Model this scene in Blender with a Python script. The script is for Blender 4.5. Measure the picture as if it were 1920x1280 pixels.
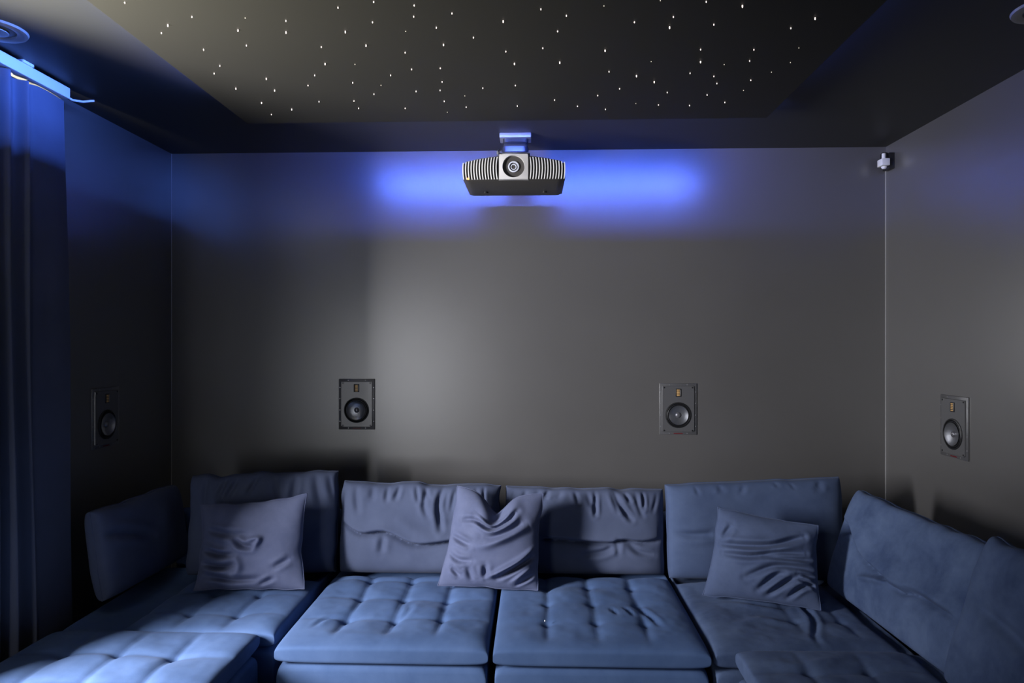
import bpy, bmesh, math, random
import numpy as np
from mathutils import Vector, Matrix, Euler

scene = bpy.context.scene
for o in list(bpy.data.objects):
    bpy.data.objects.remove(o, do_unlink=True)
C = scene.collection
PI = math.pi

# ------------------------------------------------------------------ camera
cam_data = bpy.data.cameras.new('camera')
cam = bpy.data.objects.new('camera', cam_data)
C.objects.link(cam)
cam_data.sensor_width = 36.0
cam_data.lens = 36.0 * 1260 / 1920
cam_data.shift_y = 5 / 1920
cam_data.clip_start = 0.02
cam.location = (0, 0, 1.62)
cam.rotation_euler = (math.radians(90), 0, math.atan(42 / 1260))
scene.camera = cam

# ------------------------------------------------------------------ world, exposure
w = bpy.data.worlds.new('world')
scene.world = w
w.use_nodes = True
bgn = w.node_tree.nodes['Background']
bgn.inputs[0].default_value = (0.55, 0.75, 1.0, 1)
bgn.inputs[1].default_value = 0.02
vs = scene.view_settings
vs.view_transform = 'Standard'
vs.look = 'None'
vs.gamma = 1
vs.exposure = 0.0
vs.use_curve_mapping = False

# ------------------------------------------------------------------ lights
def area(name, loc, target, sx, sy, power, col, spread=180, roll=None):
    d = bpy.data.lights.new(name, 'AREA')
    d.shape = 'RECTANGLE'
    d.size = sx
    d.size_y = sy
    d.energy = power
    d.color = col
    d.spread = math.radians(spread)
    o = bpy.data.objects.new(name, d)
    C.objects.link(o)
    o.location = loc
    v = Vector(target) - Vector(loc)
    o.rotation_euler = v.to_track_quat('-Z', 'Y').to_euler()
    return o

# daylight entering the open terrace door in the left wall (garden beyond)
area('daylight_sky', (-3.0, 1.10, 1.65), (-0.9, 4.0, 1.3), 0.65, 1.1, 370, (0.95, 0.95, 1.0))
# daylight through the narrow glazed door behind the camera
area('daylight_front', (-1.80, -2.40, 1.05), (-0.7, 4.0, 1.2), 0.75, 2.0, 26, (0.93, 0.95, 1.0))
area('daylight_garden', (-2.47, 1.92, 1.15), (-1.95, 2.15, 2.79), 0.5, 0.3, 110, (1.0, 0.96, 0.74), 95)
# blue LED tape hidden on top of the floating star panel
BLUE = (0.06, 0.16, 1.0)
area('led_rear', (0.02, 3.218, 2.774), (0.02, 4.2, 2.74), 2.25, 0.010, 22, (0.09, 0.17, 1.0), 150)
area('led_left', (-1.34, 2.00, 2.772), (-2.4, 2.00, 2.78), 2.0, 0.012, 40, (0.08, 0.21, 1.0), 150)
area('led_right', (1.04, 1.90, 2.772), (2.4, 1.90, 2.80), 2.2, 0.012, 7, BLUE, 150)

# ------------------------------------------------------------------ materials
def newmat(name):
    m = bpy.data.materials.new(name)
    m.use_nodes = True
    return m, m.node_tree, m.node_tree.nodes['Principled BSDF']

def link(nt, a, b):
    nt.links.new(a, b)

def plain(name, col, rough=0.5, metal=0.0, spec=0.5, bump=None, var=0.0, coat=0.0):
    """bump = (noise scale, strength, distance)"""
    m, nt, b = newmat(name)
    b.inputs['Base Color'].default_value = (*col, 1)
    b.inputs['Roughness'].default_value = rough
    b.inputs['Metallic'].default_value = metal
    b.inputs['Specular IOR Level'].default_value = spec
    b.inputs['Coat Weight'].default_value = coat
    b.inputs['Coat Roughness'].default_value = rough if rough > 0.1 else 0.03
    tc = nt.nodes.new('ShaderNodeTexCoord')
    if bump:
        n = nt.nodes.new('ShaderNodeTexNoise')
        n.inputs['Scale'].default_value = bump[0]
        n.inputs['Detail'].default_value = 4
        link(nt, tc.outputs['Object'], n.inputs['Vector'])
        bp = nt.nodes.new('ShaderNodeBump')
        bp.inputs['Strength'].default_value = bump[1]
        bp.inputs['Distance'].default_value = bump[2]
        link(nt, n.outputs['Fac'], bp.inputs['Height'])
        link(nt, bp.outputs['Normal'], b.inputs['Normal'])
    if var:
        n2 = nt.nodes.new('ShaderNodeTexNoise')
        n2.inputs['Scale'].default_value = 3.0
        n2.inputs['Detail'].default_value = 5
        link(nt, tc.outputs['Object'], n2.inputs['Vector'])
        cr = nt.nodes.new('ShaderNodeValToRGB')
        cr.color_ramp.elements[0].position = 0.3
        cr.color_ramp.elements[1].position = 0.7
        cr.color_ramp.elements[0].color = (*[c * (1 - var) for c in col], 1)
        cr.color_ramp.elements[1].color = (*[min(1, c * (1 + var)) for c in col], 1)
        link(nt, n2.outputs['Fac'], cr.inputs['Fac'])
        link(nt, cr.outputs['Color'], b.inputs['Base Color'])
    return m

def velvet(name, lo, hi, scale=5.0, sheen=0.5, contrast=(0.35, 0.65)):
    """brushed suede: nap lying in lighter and darker patches"""
    m, nt, b = newmat(name)
    tc = nt.nodes.new('ShaderNodeTexCoord')
    n = nt.nodes.new('ShaderNodeTexNoise')
    n.inputs['Scale'].default_value = scale
    n.inputs['Detail'].default_value = 7
    n.inputs['Roughness'].default_value = 0.62
    n.inputs['Distortion'].default_value = 0.25
    link(nt, tc.outputs['Object'], n.inputs['Vector'])
    cr = nt.nodes.new('ShaderNodeValToRGB')
    cr.color_ramp.elements[0].position = contrast[0]
    cr.color_ramp.elements[1].position = contrast[1]
    cr.color_ramp.elements[0].color = (*lo, 1)
    cr.color_ramp.elements[1].color = (*hi, 1)
    link(nt, n.outputs['Fac'], cr.inputs['Fac'])
    link(nt, cr.outputs['Color'], b.inputs['Base Color'])
    b.inputs['Roughness'].default_value = 0.9
    b.inputs['Specular IOR Level'].default_value = 0.15
    b.inputs['Sheen Weight'].default_value = sheen
    b.inputs['Sheen Roughness'].default_value = 0.4
    b.inputs['Sheen Tint'].default_value = (0.72, 0.80, 1.0, 1)
    f = nt.nodes.new('ShaderNodeTexNoise')
    f.inputs['Scale'].default_value = 260
    f.inputs['Detail'].default_value = 3
    link(nt, tc.outputs['Object'], f.inputs['Vector'])
    bp = nt.nodes.new('ShaderNodeBump')
    bp.inputs['Strength'].default_value = 0.25
    bp.inputs['Distance'].default_value = 0.001
    link(nt, f.outputs['Fac'], bp.inputs['Height'])
    link(nt, bp.outputs['Normal'], b.inputs['Normal'])
    return m

def glow(name, col, strength):
    m, nt, b = newmat(name)
    b.inputs['Base Color'].default_value = (*col, 1)
    b.inputs['Emission Color'].default_value = (*col, 1)
    b.inputs['Emission Strength'].default_value = strength
    return m

M = {}
M['wall'] = plain('charcoal_wall_paint', (0.106, 0.102, 0.100), 0.31, spec=1.0, coat=1.0, bump=(220, 0.10, 0.001), var=0.03)
M['ceil'] = plain('black_ceiling_paint', (0.034, 0.034, 0.032), 0.50, spec=0.30, bump=(220, 0.10, 0.001))
M['panel'] = plain('star_panel_fabric', (0.022, 0.021, 0.019), 0.6, spec=0.30)
M['floor'] = plain('dark_carpet', (0.03, 0.03, 0.033), 0.95, spec=0.1, bump=(400, 0.5, 0.003), var=0.2)
M['trim'] = plain('pale_caulk', (0.42, 0.42, 0.42), 0.4)
M['seat'] = velvet('slate_blue_suede_seat', (0.070, 0.124, 0.265), (0.104, 0.172, 0.345), 5.0, 0.06, (0.3, 0.7))
M['seat_mottled'] = velvet('slate_blue_suede_brushed', (0.054, 0.084, 0.174), (0.122, 0.174, 0.305), 5.0, 0.06, (0.32, 0.68))
M['back'] = velvet('slate_blue_suede_back', (0.072, 0.090, 0.155), (0.100, 0.122, 0.200), 5.0, 0.08, (0.25, 0.75))
M['throw'] = velvet('greyish_blue_velvet', (0.086, 0.102, 0.180), (0.125, 0.144, 0.235), 7.0, 0.10, (0.3, 0.7))
M['back_blue'] = velvet('blue_suede_corner_back', (0.062, 0.090, 0.175), (0.092, 0.128, 0.228), 5.0, 0.08, (0.3, 0.7))
M['throw_blue'] = velvet('blue_velvet', (0.070, 0.096, 0.180), (0.104, 0.138, 0.240), 7.0, 0.10, (0.3, 0.7))
M['plinth'] = plain('black_plastic', (0.02, 0.02, 0.02), 0.6)
M['curtain'] = plain('dark_blue_grey_curtain', (0.10, 0.11, 0.15), 0.85, spec=0.2, bump=(300, 0.3, 0.001), var=0.1)
M['white'] = plain('white_plastic', (0.80, 0.80, 0.80), 0.4)
M['black'] = plain('satin_black', (0.015, 0.015, 0.016), 0.35)
M['body'] = plain('projector_black_shell', (0.055, 0.050, 0.046), 0.5)
M['silver'] = plain('champagne_aluminium', (0.62, 0.60, 0.58), 0.45, metal=0.15)
M['finm'] = plain('silver_fin', (0.80, 0.78, 0.75), 0.4, metal=0.0)
M['mount'] = plain('grey_mount_metal', (0.30, 0.31, 0.34), 0.3, metal=0.3)
M['mount_dark'] = plain('dark_mount_metal', (0.06, 0.062, 0.07), 0.22, metal=0.5)
M['glass'] = plain('dark_lens_glass', (0.02, 0.025, 0.05), 0.05, spec=0.9, coat=1.0)
M['lensring'] = plain('lens_ring', (0.75, 0.78, 0.90), 0.25, metal=0.2)
M['baffle'] = plain('speaker_baffle_grey', (0.092, 0.092, 0.096), 0.34, spec=0.9, coat=0.6)
M['screw'] = plain('screw_grey', (0.32, 0.32, 0.34), 0.3, metal=0.5)
M['rubber'] = plain('rubber_surround', (0.012, 0.012, 0.014), 0.40)
M['cone'] = plain('woven_cone', (0.34, 0.35, 0.38), 0.30, metal=0.85, bump=(500, 0.3, 0.0006))
M['gold'] = plain('gold_ribbon', (0.90, 0.55, 0.22), 0.35, metal=0.3)
M['cap'] = plain('dust_cap', (0.20, 0.20, 0.22), 0.22, metal=0.5)
M['red'] = plain('dark_red_print', (0.16, 0.01, 0.015), 0.4)
M['star'] = glow('fibre_star', (1.0, 0.86, 0.80), 1.7)
M['star_dim'] = glow('fibre_star_dim', (1.0, 0.90, 0.72), 0.7)
M['led'] = glow('blue_led', (0.05, 0.15, 1.0), 1.0)
M['amber'] = glow('amber_indicator', (1.0, 0.28, 0.05), 6.0)
M['fitting'] = plain('cream_fitting', (0.22, 0.205, 0.175), 0.35)

# ------------------------------------------------------------------ mesh helpers
def obj(name, bm, mat, parent=None, smooth=True, angle=None):
    me = bpy.data.meshes.new(name)
    bmesh.ops.recalc_face_normals(bm, faces=bm.faces[:])
    bm.to_mesh(me)
    bm.free()
    me.materials.append(mat)
    o = bpy.data.objects.new(name, me)
    C.objects.link(o)
    if parent:
        o.parent = parent
    if smooth:
        for p in me.polygons:
            p.use_smooth = True
        me.set_sharp_from_angle(angle=math.radians(angle if angle else 40))
    return o

def tag(o, label=None, cat=None, group=None, kind=None):
    if label: o['label'] = label
    if cat: o['category'] = cat
    if group: o['group'] = group
    if kind: o['kind'] = kind
    return o

def thing(name, label, cat, loc=(0, 0, 0), rot=(0, 0, 0), group=None):
    o = bpy.data.objects.new(name, None)
    C.objects.link(o)
    o.empty_display_size = 0.1
    o.location = loc
    o.rotation_euler = rot
    return tag(o, label, cat, group)

def copy_tree(o, parent=None):
    c = o.copy()
    C.objects.link(c)
    c.parent = parent
    for ch in list(o.children):
        copy_tree(ch, c)
    return c

def box(bm, x0, x1, y0, y1, z0, z1, bevel=0.0, seg=2):
    r = bmesh.ops.create_cube(bm, size=1)
    vs_ = r['verts']
    for v in vs_:
        v.co = Vector(((x0 + x1) / 2 + v.co.x * (x1 - x0), (y0 + y1) / 2 + v.co.y * (y1 - y0),
                       (z0 + z1) / 2 + v.co.z * (z1 - z0)))
    if bevel > 0:
        es = set()
        for v in vs_:
            for e in v.link_edges:
                es.add(e)
        bmesh.ops.bevel(bm, geom=list(es), offset=bevel, segments=seg, profile=0.5, affect='EDGES')
    return bm

def lathe(bm, prof, n=48, mat=Matrix.Identity(4)):
    """profile of (radius, height) revolved about Z, then transformed"""
    rings = []
    for r, z in prof:
        if r < 1e-6:
            rings.append([bm.verts.new(mat @ Vector((0, 0, z)))])
        else:
            rings.append([bm.verts.new(mat @ Vector((r * math.cos(2 * PI * i / n), r * math.sin(2 * PI * i / n), z)))
                          for i in range(n)])
    for a, b in zip(rings, rings[1:]):
        for i in range(n):
            j = (i + 1) % n
            if len(a) == 1 and len(b) == 1: continue
            if len(a) == 1: bm.faces.new((a[0], b[i], b[j]))
            elif len(b) == 1: bm.faces.new((a[i], a[j], b[0]))
            else: bm.faces.new((a[i], a[j], b[j], b[i]))
    return bm

def tube(bm, pts, r, n=8):
    pts = [Vector(p) for p in pts]
    rings = []
    for i, p in enumerate(pts):
        d = (pts[min(i + 1, len(pts) - 1)] - pts[max(i - 1, 0)]).normalized()
        a = d.orthogonal().normalized()
        if rings:
            a = (prev - d * prev.dot(d)).normalized()
        prev = a
        b = d.cross(a)
        rings.append([bm.verts.new(p + a * r * math.cos(2 * PI * k / n) + b * r * math.sin(2 * PI * k / n)) for k in range(n)])
    for a, b in zip(rings, rings[1:]):
        for k in range(n):
            bm.faces.new((a[k], a[(k + 1) % n], b[(k + 1) % n], b[k]))
    bm.faces.new(rings[0]); bm.faces.new(rings[-1])
    return bm

YM = Matrix.Rotation(math.radians(90), 4, 'X')     # lathe axis +Z -> -Y (towards the camera)

# smooth value noise on arrays
def vnoise(x, y, scale, seed):
    rs = np.random.RandomState(seed)
    g = rs.rand(64, 64) * 2 - 1
    X = x * scale + 17.3; Y = y * scale + 11.9
    xi = np.floor(X).astype(int); yi = np.floor(Y).astype(int)
    fx = X - xi; fy = Y - yi
    fx = fx * fx * (3 - 2 * fx); fy = fy * fy * (3 - 2 * fy)
    a = g[xi % 64, yi % 64]; b = g[(xi + 1) % 64, yi % 64]
    c = g[xi % 64, (yi + 1) % 64]; d = g[(xi + 1) % 64, (yi + 1) % 64]
    return (a * (1 - fx) + b * fx) * (1 - fy) + (c * (1 - fx) + d * fx) * fy

def fold(A, B, pts, width, depth, kind='crease', tail=0.06, taper=0.6):
    """height of one fold of the cloth along a polyline in local metres.
       crease: a valley with soft shoulders; ridge: a raised pleat;
       lip: the cloth on the left-hand side bulges over the other"""
    pts = [np.array(p, float) for p in pts]
    if len(pts) > 2:
        P = [2 * pts[0] - pts[1]] + pts + [2 * pts[-1] - pts[-2]]
        out = []
        for i in range(1, len(P) - 2):
            for t in (0, 0.25, 0.5, 0.75):
                out.append(0.5 * ((2 * P[i]) + (P[i + 1] - P[i - 1]) * t + (2 * P[i - 1] - 5 * P[i] + 4 * P[i + 1] - P[i + 2]) * t * t
                                  + (3 * P[i] - P[i - 1] - 3 * P[i + 1] + P[i + 2]) * t ** 3))
        pts = out + [pts[-1]]
    L = [np.linalg.norm(b - a) for a, b in zip(pts, pts[1:])]
    tot = sum(L)
    best = np.full(A.shape, 1e9); tt = np.zeros(A.shape); sg = np.ones(A.shape)
    acc = 0
    for a, b, l in zip(pts, pts[1:], L):
        d = (b - a) / l
        s = np.clip((A - a[0]) * d[0] + (B - a[1]) * d[1], 0, l)
        dx = A - (a[0] + d[0] * s); dy = B - (a[1] + d[1] * s)
        dist = np.hypot(dx, dy)
        m = dist < best
        best = np.where(m, dist, best)
        tt = np.where(m, (acc + s) / tot, tt)
        sg = np.where(m, np.sign(d[0] * dy - d[1] * dx), sg)
        acc += l
    tp = np.clip(np.sin(PI * np.clip(tt, 0.02, 0.98)), 0, 1) ** taper
    if kind == 'crease':
        h = -depth * np.exp(-(best / width) ** 2) + 0.45 * depth * np.exp(-((best - 1.9 * width) / (1.1 * width)) ** 2)
    elif kind == 'ridge':
        h = depth * np.exp(-(best / width) ** 2)
    else:
        xs = [p[0] for p in pts]
        sd = B - np.interp(A, xs, [p[1] for p in pts])
        best = np.abs(sd); sg = np.sign(sd)
        tp = np.clip((A - xs[0]) / 0.05, 0, 1) * np.clip((xs[-1] - A) / 0.05, 0, 1)
        up = depth * np.exp(-best / tail) * (1 - np.exp(-(best / width) ** 2) * 1.6)
        dn = -depth * np.exp(-best / width)
        mx = 0.5 + 0.5 * np.tanh(sd / 0.0045)
        h = mx * up + (1 - mx) * dn
    return h * tp

def soft(name, W, H, T, mat, parent=None, front=None, nu=110, nv=90, p=6.0, q=None, warp=None, back=None,
         orient='stand', edge_fade=8, seam=True):
    """a stuffed form: two displaced faces meeting in a rounded border. a in [-W/2, W/2], b in [0, H];
       orient stand: b up, face looking to -Y; lie: b towards +Y, face up"""
    q = q or 1.0 / p
    us = np.sin(np.linspace(-1, 1, nu) * PI / 2)
    us = 0.55 * us + 0.45 * np.sign(us) * (1 - (1 - np.abs(us)) ** 1.6) if p > 5 else us
    vs2 = np.sin(np.linspace(-1, 1, nv) * PI / 2)
    vs2 = 0.55 * vs2 + 0.45 * np.sign(vs2) * (1 - (1 - np.abs(vs2)) ** 1.6) if p > 5 else vs2
    U, V = np.meshgrid(us, vs2, indexing='ij')
    prof = np.clip(1 - np.abs(U) ** p, 0, 1) ** q * np.clip(1 - np.abs(V) ** p, 0, 1) ** q
    A = U * W / 2
    Bm = (V + 1) * H / 2
    fade = np.clip((1 - np.abs(U) ** edge_fade), 0, 1) * np.clip((1 - np.abs(V) ** edge_fade), 0, 1)
    F = front(A, Bm) if front else 0
    Nf = T / 2 * prof + fade * F
    Nb = -T / 2 * prof + (fade * back(A, Bm) if back else 0)
    A2, B2 = (warp(A, Bm, U, V) if warp else (A, Bm))
    bm = bmesh.new()
    def mk(a, b, n):
        return bm.verts.new((a, -n, b) if orient == 'stand' else (a, b, n))
    vf = [[None] * nv for _ in range(nu)]
    vb = [[None] * nv for _ in range(nu)]
    for i in range(nu):
        for j in range(nv):
            e = i in (0, nu - 1) or j in (0, nv - 1)
            vf[i][j] = mk(A2[i, j], B2[i, j], 0 if e else Nf[i, j])
            vb[i][j] = vf[i][j] if e else mk(A2[i, j], B2[i, j], Nb[i, j])
    for i in range(nu - 1):
        for j in range(nv - 1):
            bm.faces.new((vf[i][j], vf[i + 1][j], vf[i + 1][j + 1], vf[i][j + 1]))
            q4 = (vb[i][j + 1], vb[i + 1][j + 1], vb[i + 1][j], vb[i][j])
            if len(set(q4)) == 4:
                try: bm.faces.new(q4)
                except ValueError: pass
    # piped seam on the border
    if seam:
        ring = [vf[i][0].co.copy() for i in range(nu)] + [vf[nu - 1][j].co.copy() for j in range(1, nv)] + \
               [vf[i][nv - 1].co.copy() for i in range(nu - 2, -1, -1)] + [vf[0][j].co.copy() for j in range(nv - 2, 0, -1)]
    else:
        ring = None
    o = obj(name, bm, mat, parent, angle=80)
    return o, ring

def piping(ring, r, mat, parent):
    pts = ring[::2]
    bm = bmesh.new()
    n = 6
    N = len(pts)
    rings = []
    cen = sum(pts, Vector()) / N
    for i, p in enumerate(pts):
        d = (pts[(i + 1) % N] - pts[i - 1])
        if d.length < 1e-6: d = Vector((1, 0, 0))
        d.normalize()
        a = (p - cen); a = (a - d * a.dot(d)).normalized(); b = d.cross(a)
        rings.append([bm.verts.new(p + a * r * math.cos(2 * PI * k / n) + b * r * math.sin(2 * PI * k / n)) for k in range(n)])
    for i in range(N):
        a, b = rings[i], rings[(i + 1) % N]
        for k in range(n):
            bm.faces.new((a[k], a[(k + 1) % n], b[(k + 1) % n], b[k]))
    return obj('piping', bm, mat, parent)

# ------------------------------------------------------------------ room shell
XL, XR, YB, YF, ZC = -2.23, 2.085, 4.06, -2.2, 2.79
def slab(name, *a, mat=M['wall']):
    return tag(obj(name, box(bmesh.new(), *a), mat, smooth=False), kind='structure')
slab('floor', XL - .3, XR + .3, YF - .3, YB + .3, -0.1, 0.0, mat=M['floor'])
slab('ceiling', XL - .3, XR + .3, YF - .3, YB + .3, ZC, ZC + 0.1, mat=M['ceil'])
slab('wall_back', XL - .15, XR + .15, YB, YB + 0.12, 0, ZC)
slab('wall_right', XR, XR + 0.15, YF, YB, 0, ZC)
bm = bmesh.new()
box(bm, XL - .15, -2.18, YF - 0.12, YF, 0, ZC)
box(bm, -1.42, XR + .15, YF - 0.12, YF, 0, ZC)
box(bm, -2.18, -1.42, YF - 0.12, YF, 2.10, ZC)
tag(obj('wall_front', bm, M['wall'], smooth=False), kind='structure')
bm = bmesh.new()
for x0, x1 in ((-2.18, -2.14), (-1.46, -1.42)):
    box(bm, x0, x1, YF - 0.10, YF - 0.03, 0, 2.10, 0.004)
box(bm, -2.14, -1.46, YF - 0.10, YF - 0.03, 2.06, 2.10, 0.004)
tag(obj('window_2', bm, M['black'], smooth=False), kind='structure')
# left wall with a wide opening to the terrace in front of the curtain
bm = bmesh.new()
box(bm, XL - 0.15, XL, 2.46, YB, 0, ZC)
box(bm, XL - 0.15, XL, YF, 1.36, 0, ZC)
box(bm, XL - 0.15, XL, 1.36, 2.46, 2.42, ZC)
tag(obj('wall_left', bm, M['wall'], smooth=False), kind='structure')
bm = bmesh.new()
for y0, y1 in ((1.36, 1.41), (2.41, 2.46)):
    box(bm, XL - 0.12, XL - 0.03, y0, y1, 0, 2.42, 0.004)
box(bm, XL - 0.12, XL - 0.03, 1.41, 2.41, 2.37, 2.42, 0.004)
tag(obj('window_1', bm, M['black'], smooth=False), kind='structure')
# pale line of filler in the wall corners
tag(obj('trim_1', box(bmesh.new(), XR - 0.005, XR, YB - 0.003, YB, 0, ZC - 0.085, 0.001), M['trim'], smooth=False), kind='structure')

tag(obj('trim_2', box(bmesh.new(), XL, XL + 0.003, YB - 0.003, YB, 0, ZC, 0.0008), M['trim'], smooth=False), kind='structure')

# ------------------------------------------------------------------ floating star panel
PX0, PX1, PY0, PY1, PZ = -1.42, 1.12, -1.6, 3.28, 2.71
panel = thing('star_ceiling_panel', 'dark floating ceiling panel pricked with tiny star lights and edged by blue glow', 'ceiling panel', (0, 0, 0))
obj('board', box(bmesh.new(), PX0, PX1, PY0, PY1, PZ, PZ + 0.03, 0.003), M['panel'], panel, smooth=False)
bm = bmesh.new()
box(bm, PX0 + .35, PX1 - .35, PY0 + .35, PY1 - .35, PZ + 0.03, ZC)
obj('hanging_frame', bm, M['black'], panel, smooth=False)
for k, a in enumerate(((-0.9, 0.86, 3.213, 3.223), (PX0 + .067, PX0 + .057, 0.9, 3.05), (PX1 - .067, PX1 - .057, 0.8, 3.0))):
    obj('led_strip', box(bmesh.new(), min(a[0], a[1]), max(a[0], a[1]), a[2], a[3], PZ + 0.03, PZ + 0.052), M['black'], panel, smooth=False)
STARS = [(-1.138, 2.198, 0.5), (-1.250, 2.253, 0.9), (-1.304, 2.309, 0.5), (-0.965, 2.213, 0.1), (-1.027, 2.297, 0.9), (-0.836, 2.236, 0.5), (-0.866, 2.317, 0.9), (-1.049, 2.416, 0.5), (-1.222, 2.445, 0.5), (-1.229, 2.588, 0.5), (-1.287, 2.661, 0.5), (-1.270, 2.820, 0.9), (-1.098, 2.719, 0.9), (-1.113, 2.846, 0.9), (-1.229, 2.990, 0.9), (-1.246, 3.145, 0.5), (-1.124, 3.079, 0.9), (-0.952, 2.798, 0.5), (-0.889, 2.693, 0.5), (-0.780, 2.437, 0.5), (-0.812, 2.583, 0.9), (-0.966, 2.986, 0.5), (-0.635, 2.154, 0.5), (-0.658, 2.320, 0.9), (-0.613, 2.429, 0.9), (-0.547, 2.255, 0.5), (-0.511, 2.122, 0.5), (-0.698, 2.594, 0.1), (-0.756, 2.774, 0.5), (-0.807, 2.982, 0.5), (-0.811, 3.076, 0.5), (-0.698, 2.904, 0.5), (-0.645, 2.808, 0.1), (-0.582, 2.703, 0.5), (-0.482, 2.494, 0.5), (-0.448, 2.327, 0.1), (-0.401, 2.221, 0.5), (-0.386, 2.148, 0.5), (-0.486, 2.647, 0.5), (-0.509, 2.878, 0.5), (-0.596, 3.083, 0.5), (-0.337, 2.301, 0.5), (-0.330, 2.432, 0.9), (-0.371, 2.641, 0.5), (-0.383, 2.778, 0.5), (-0.404, 2.870, 0.5), (-0.404, 3.000, 0.5), (-0.409, 3.145, 0.1), (-0.271, 2.204, 0.5), (-0.216, 2.380, 0.5), (-0.219, 2.851, 0.5), (-0.313, 3.077, 0.5), (-0.305, 2.940, 0.1), (-0.105, 2.263, 0.9), (-0.106, 2.498, 0.5), (0.021, 2.186, 0.5), (0.106, 2.232, 0.5), (0.081, 2.342, 0.5), (0.031, 2.474, 0.5), (-0.077, 2.606, 1.0), (0.098, 2.601, 1.0), (-0.080, 2.827, 0.5), (0.090, 3.001, 0.5), (-0.078, 3.071, 0.5), (0.197, 3.083, 0.5), (0.224, 2.173, 0.1), (0.262, 2.500, 1.0), (0.298, 2.696, 0.5), (0.277, 2.953, 0.5), (0.329, 3.128, 0.5), (0.363, 2.878, 0.5), (0.459, 3.059, 0.1), (0.414, 2.741, 1.0), (0.450, 2.607, 0.1), (0.497, 2.806, 1.0), (0.564, 3.078, 0.5), (0.574, 2.927, 0.5), (0.338, 2.284, 0.5), (0.399, 2.145, 0.1), (0.464, 2.325, 1.0), (0.462, 2.252, 0.5), (0.546, 2.156, 0.5), (0.611, 2.311, 0.5), (0.614, 2.505, 0.5), (0.640, 2.612, 1.0), (0.625, 2.722, 0.5), (0.754, 2.962, 0.5), (0.707, 3.090, 0.5), (0.729, 2.757, 0.5), (0.762, 2.834, 0.5), (0.857, 3.056, 0.5), (0.739, 2.644, 0.1), (0.669, 2.186, 1.0), (0.811, 2.513, 0.5), (0.827, 2.612, 0.5), (0.892, 2.803, 0.5), (0.897, 2.916, 0.1), (0.949, 2.725, 0.1), (0.883, 2.346, 0.5), (0.990, 2.634, 0.1), (0.937, 2.277, 1.0), (0.972, 2.505, 0.1), (-1.305, 2.100, 0.5)]
STARS.sort(key=lambda q: -q[2])
def fibre(bm, x, y, s):
    r = 0.0012 + 0.0009 * s
    return lathe(bm, [(0, -0.003 - 0.006 * s), (r, -0.002 - 0.004 * s), (r, 0.001)], 8, Matrix.Translation((x, y, PZ)))
for x, y, s in STARS[:99]:
    obj('fibre_light', fibre(bmesh.new(), x, y, s), M['star'] if s > 0.35 else M['star_dim'], panel)
bm = bmesh.new()
for x, y, s in STARS[99:]:
    fibre(bm, x, y, s)
tag(obj('faint_fibre_lights', bm, M['star_dim'], panel), kind='stuff')

# ------------------------------------------------------------------ ceiling downlights
def downlight(x, y, label):
    t = thing('recessed_ceiling_light', label, 'ceiling light', (x, y, ZC), group='round ceiling lights')
    bm = bmesh.new()
    lathe(bm, [(0.068, -0.001), (0.070, -0.007), (0.088, -0.010), (0.103, -0.008), (0.107, -0.0005)], 56)
    obj('trim_ring', bm, M['fitting'], t)
    bm = bmesh.new()
    lathe(bm, [(0.067, -0.0006), (0.060, -0.003), (0.048, -0.0035), (0.0, -0.004)], 48)
    obj('lens', bm, M['fitting'], t)
    bm = bmesh.new()
    lathe(bm, [(0.046, -0.0035), (0.044, -0.012), (0.030, -0.016), (0.0, -0.017)], 40)
    obj('lamp_face', bm, M['fitting'], t)
    return t
downlight(-2.005, 2.43, 'round recessed ceiling light beside the curtain rail, top left')
downlight(1.785, 2.40, 'round recessed ceiling light above the right wall, top right')

# ------------------------------------------------------------------ curtain and its rail
def make_curtain():
    t = thing('curtain', 'dark blue-grey pleated floor-length curtain hanging at the left wall', 'curtain', (-2.12, 2.7, 0))
    bm = bmesh.new()
    nz, ny = 60, 260
    y0, y1 = -0.655, 0.285
    zb, zt = 0.02, 2.724
    F, B = [], []
    for j in range(nz):
        s = j / (nz - 1)
        z = zb + (zt - zb) * s
        rf, rb = [], []
        for i in range(ny):
            u = i / (ny - 1)
            yy = y0 + (y1 - y0) * u
            amp = 0.030 * (1.25 - 0.35 * s)
            wv = math.sin(u * 63 + 0.8 * math.sin(u * 9)) * 0.75 + 0.35 * math.sin(u * 112 + 1.3 + 0.5 * s)
            flat = 1 if u < 0.72 else max(0.0, 1 - (u - 0.72) / 0.06)
            x = -0.012 + amp * wv * flat + 0.006 * math.sin(3 * z + 9 * u) + (1 - s) * 0.045 * u
            if u > 0.75: x += 0.010 * math.sin((u - 0.75) / 0.25 * PI)
            zz = z
            if j == nz - 1: zz -= 0.012 * (0.5 + 0.5 * math.sin(u * 27 + 1)) * (1 if u < 0.85 else 0)
            rf.append(bm.verts.new((x, yy, zz)))
            rb.append(bm.verts.new((x - 0.003, yy, zz)))
        F.append(rf); B.append(rb)
    for j in range(nz - 1):
        for i in range(ny - 1):
            bm.faces.new((F[j][i], F[j][i + 1], F[j + 1][i + 1], F[j + 1][i]))
            bm.faces.new((B[j][i + 1], B[j][i], B[j + 1][i], B[j + 1][i + 1]))
        for i in (0, ny - 1):
            bm.faces.new((F[j][i], F[j + 1][i], B[j + 1][i], B[j][i]))
    for i in range(ny - 1):
        for j in (0, nz - 1):
            bm.faces.new((F[j][i], F[j][i + 1], B[j][i + 1], B[j][i]))
    obj('fabric', bm, M['curtain'], t, angle=80)
    return t
make_curtain()
rail = thing('curtain_rail', 'white curtain rail glowing blue under the ceiling above the curtain', 'curtain rail', (-2.13, 1.0, ZC))
bm = bmesh.new()
box(bm, -0.035, 0.030, -0.95, 1.975, -0.062, -0.012, 0.004)
obj('track', bm, M['white'], rail)
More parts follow.
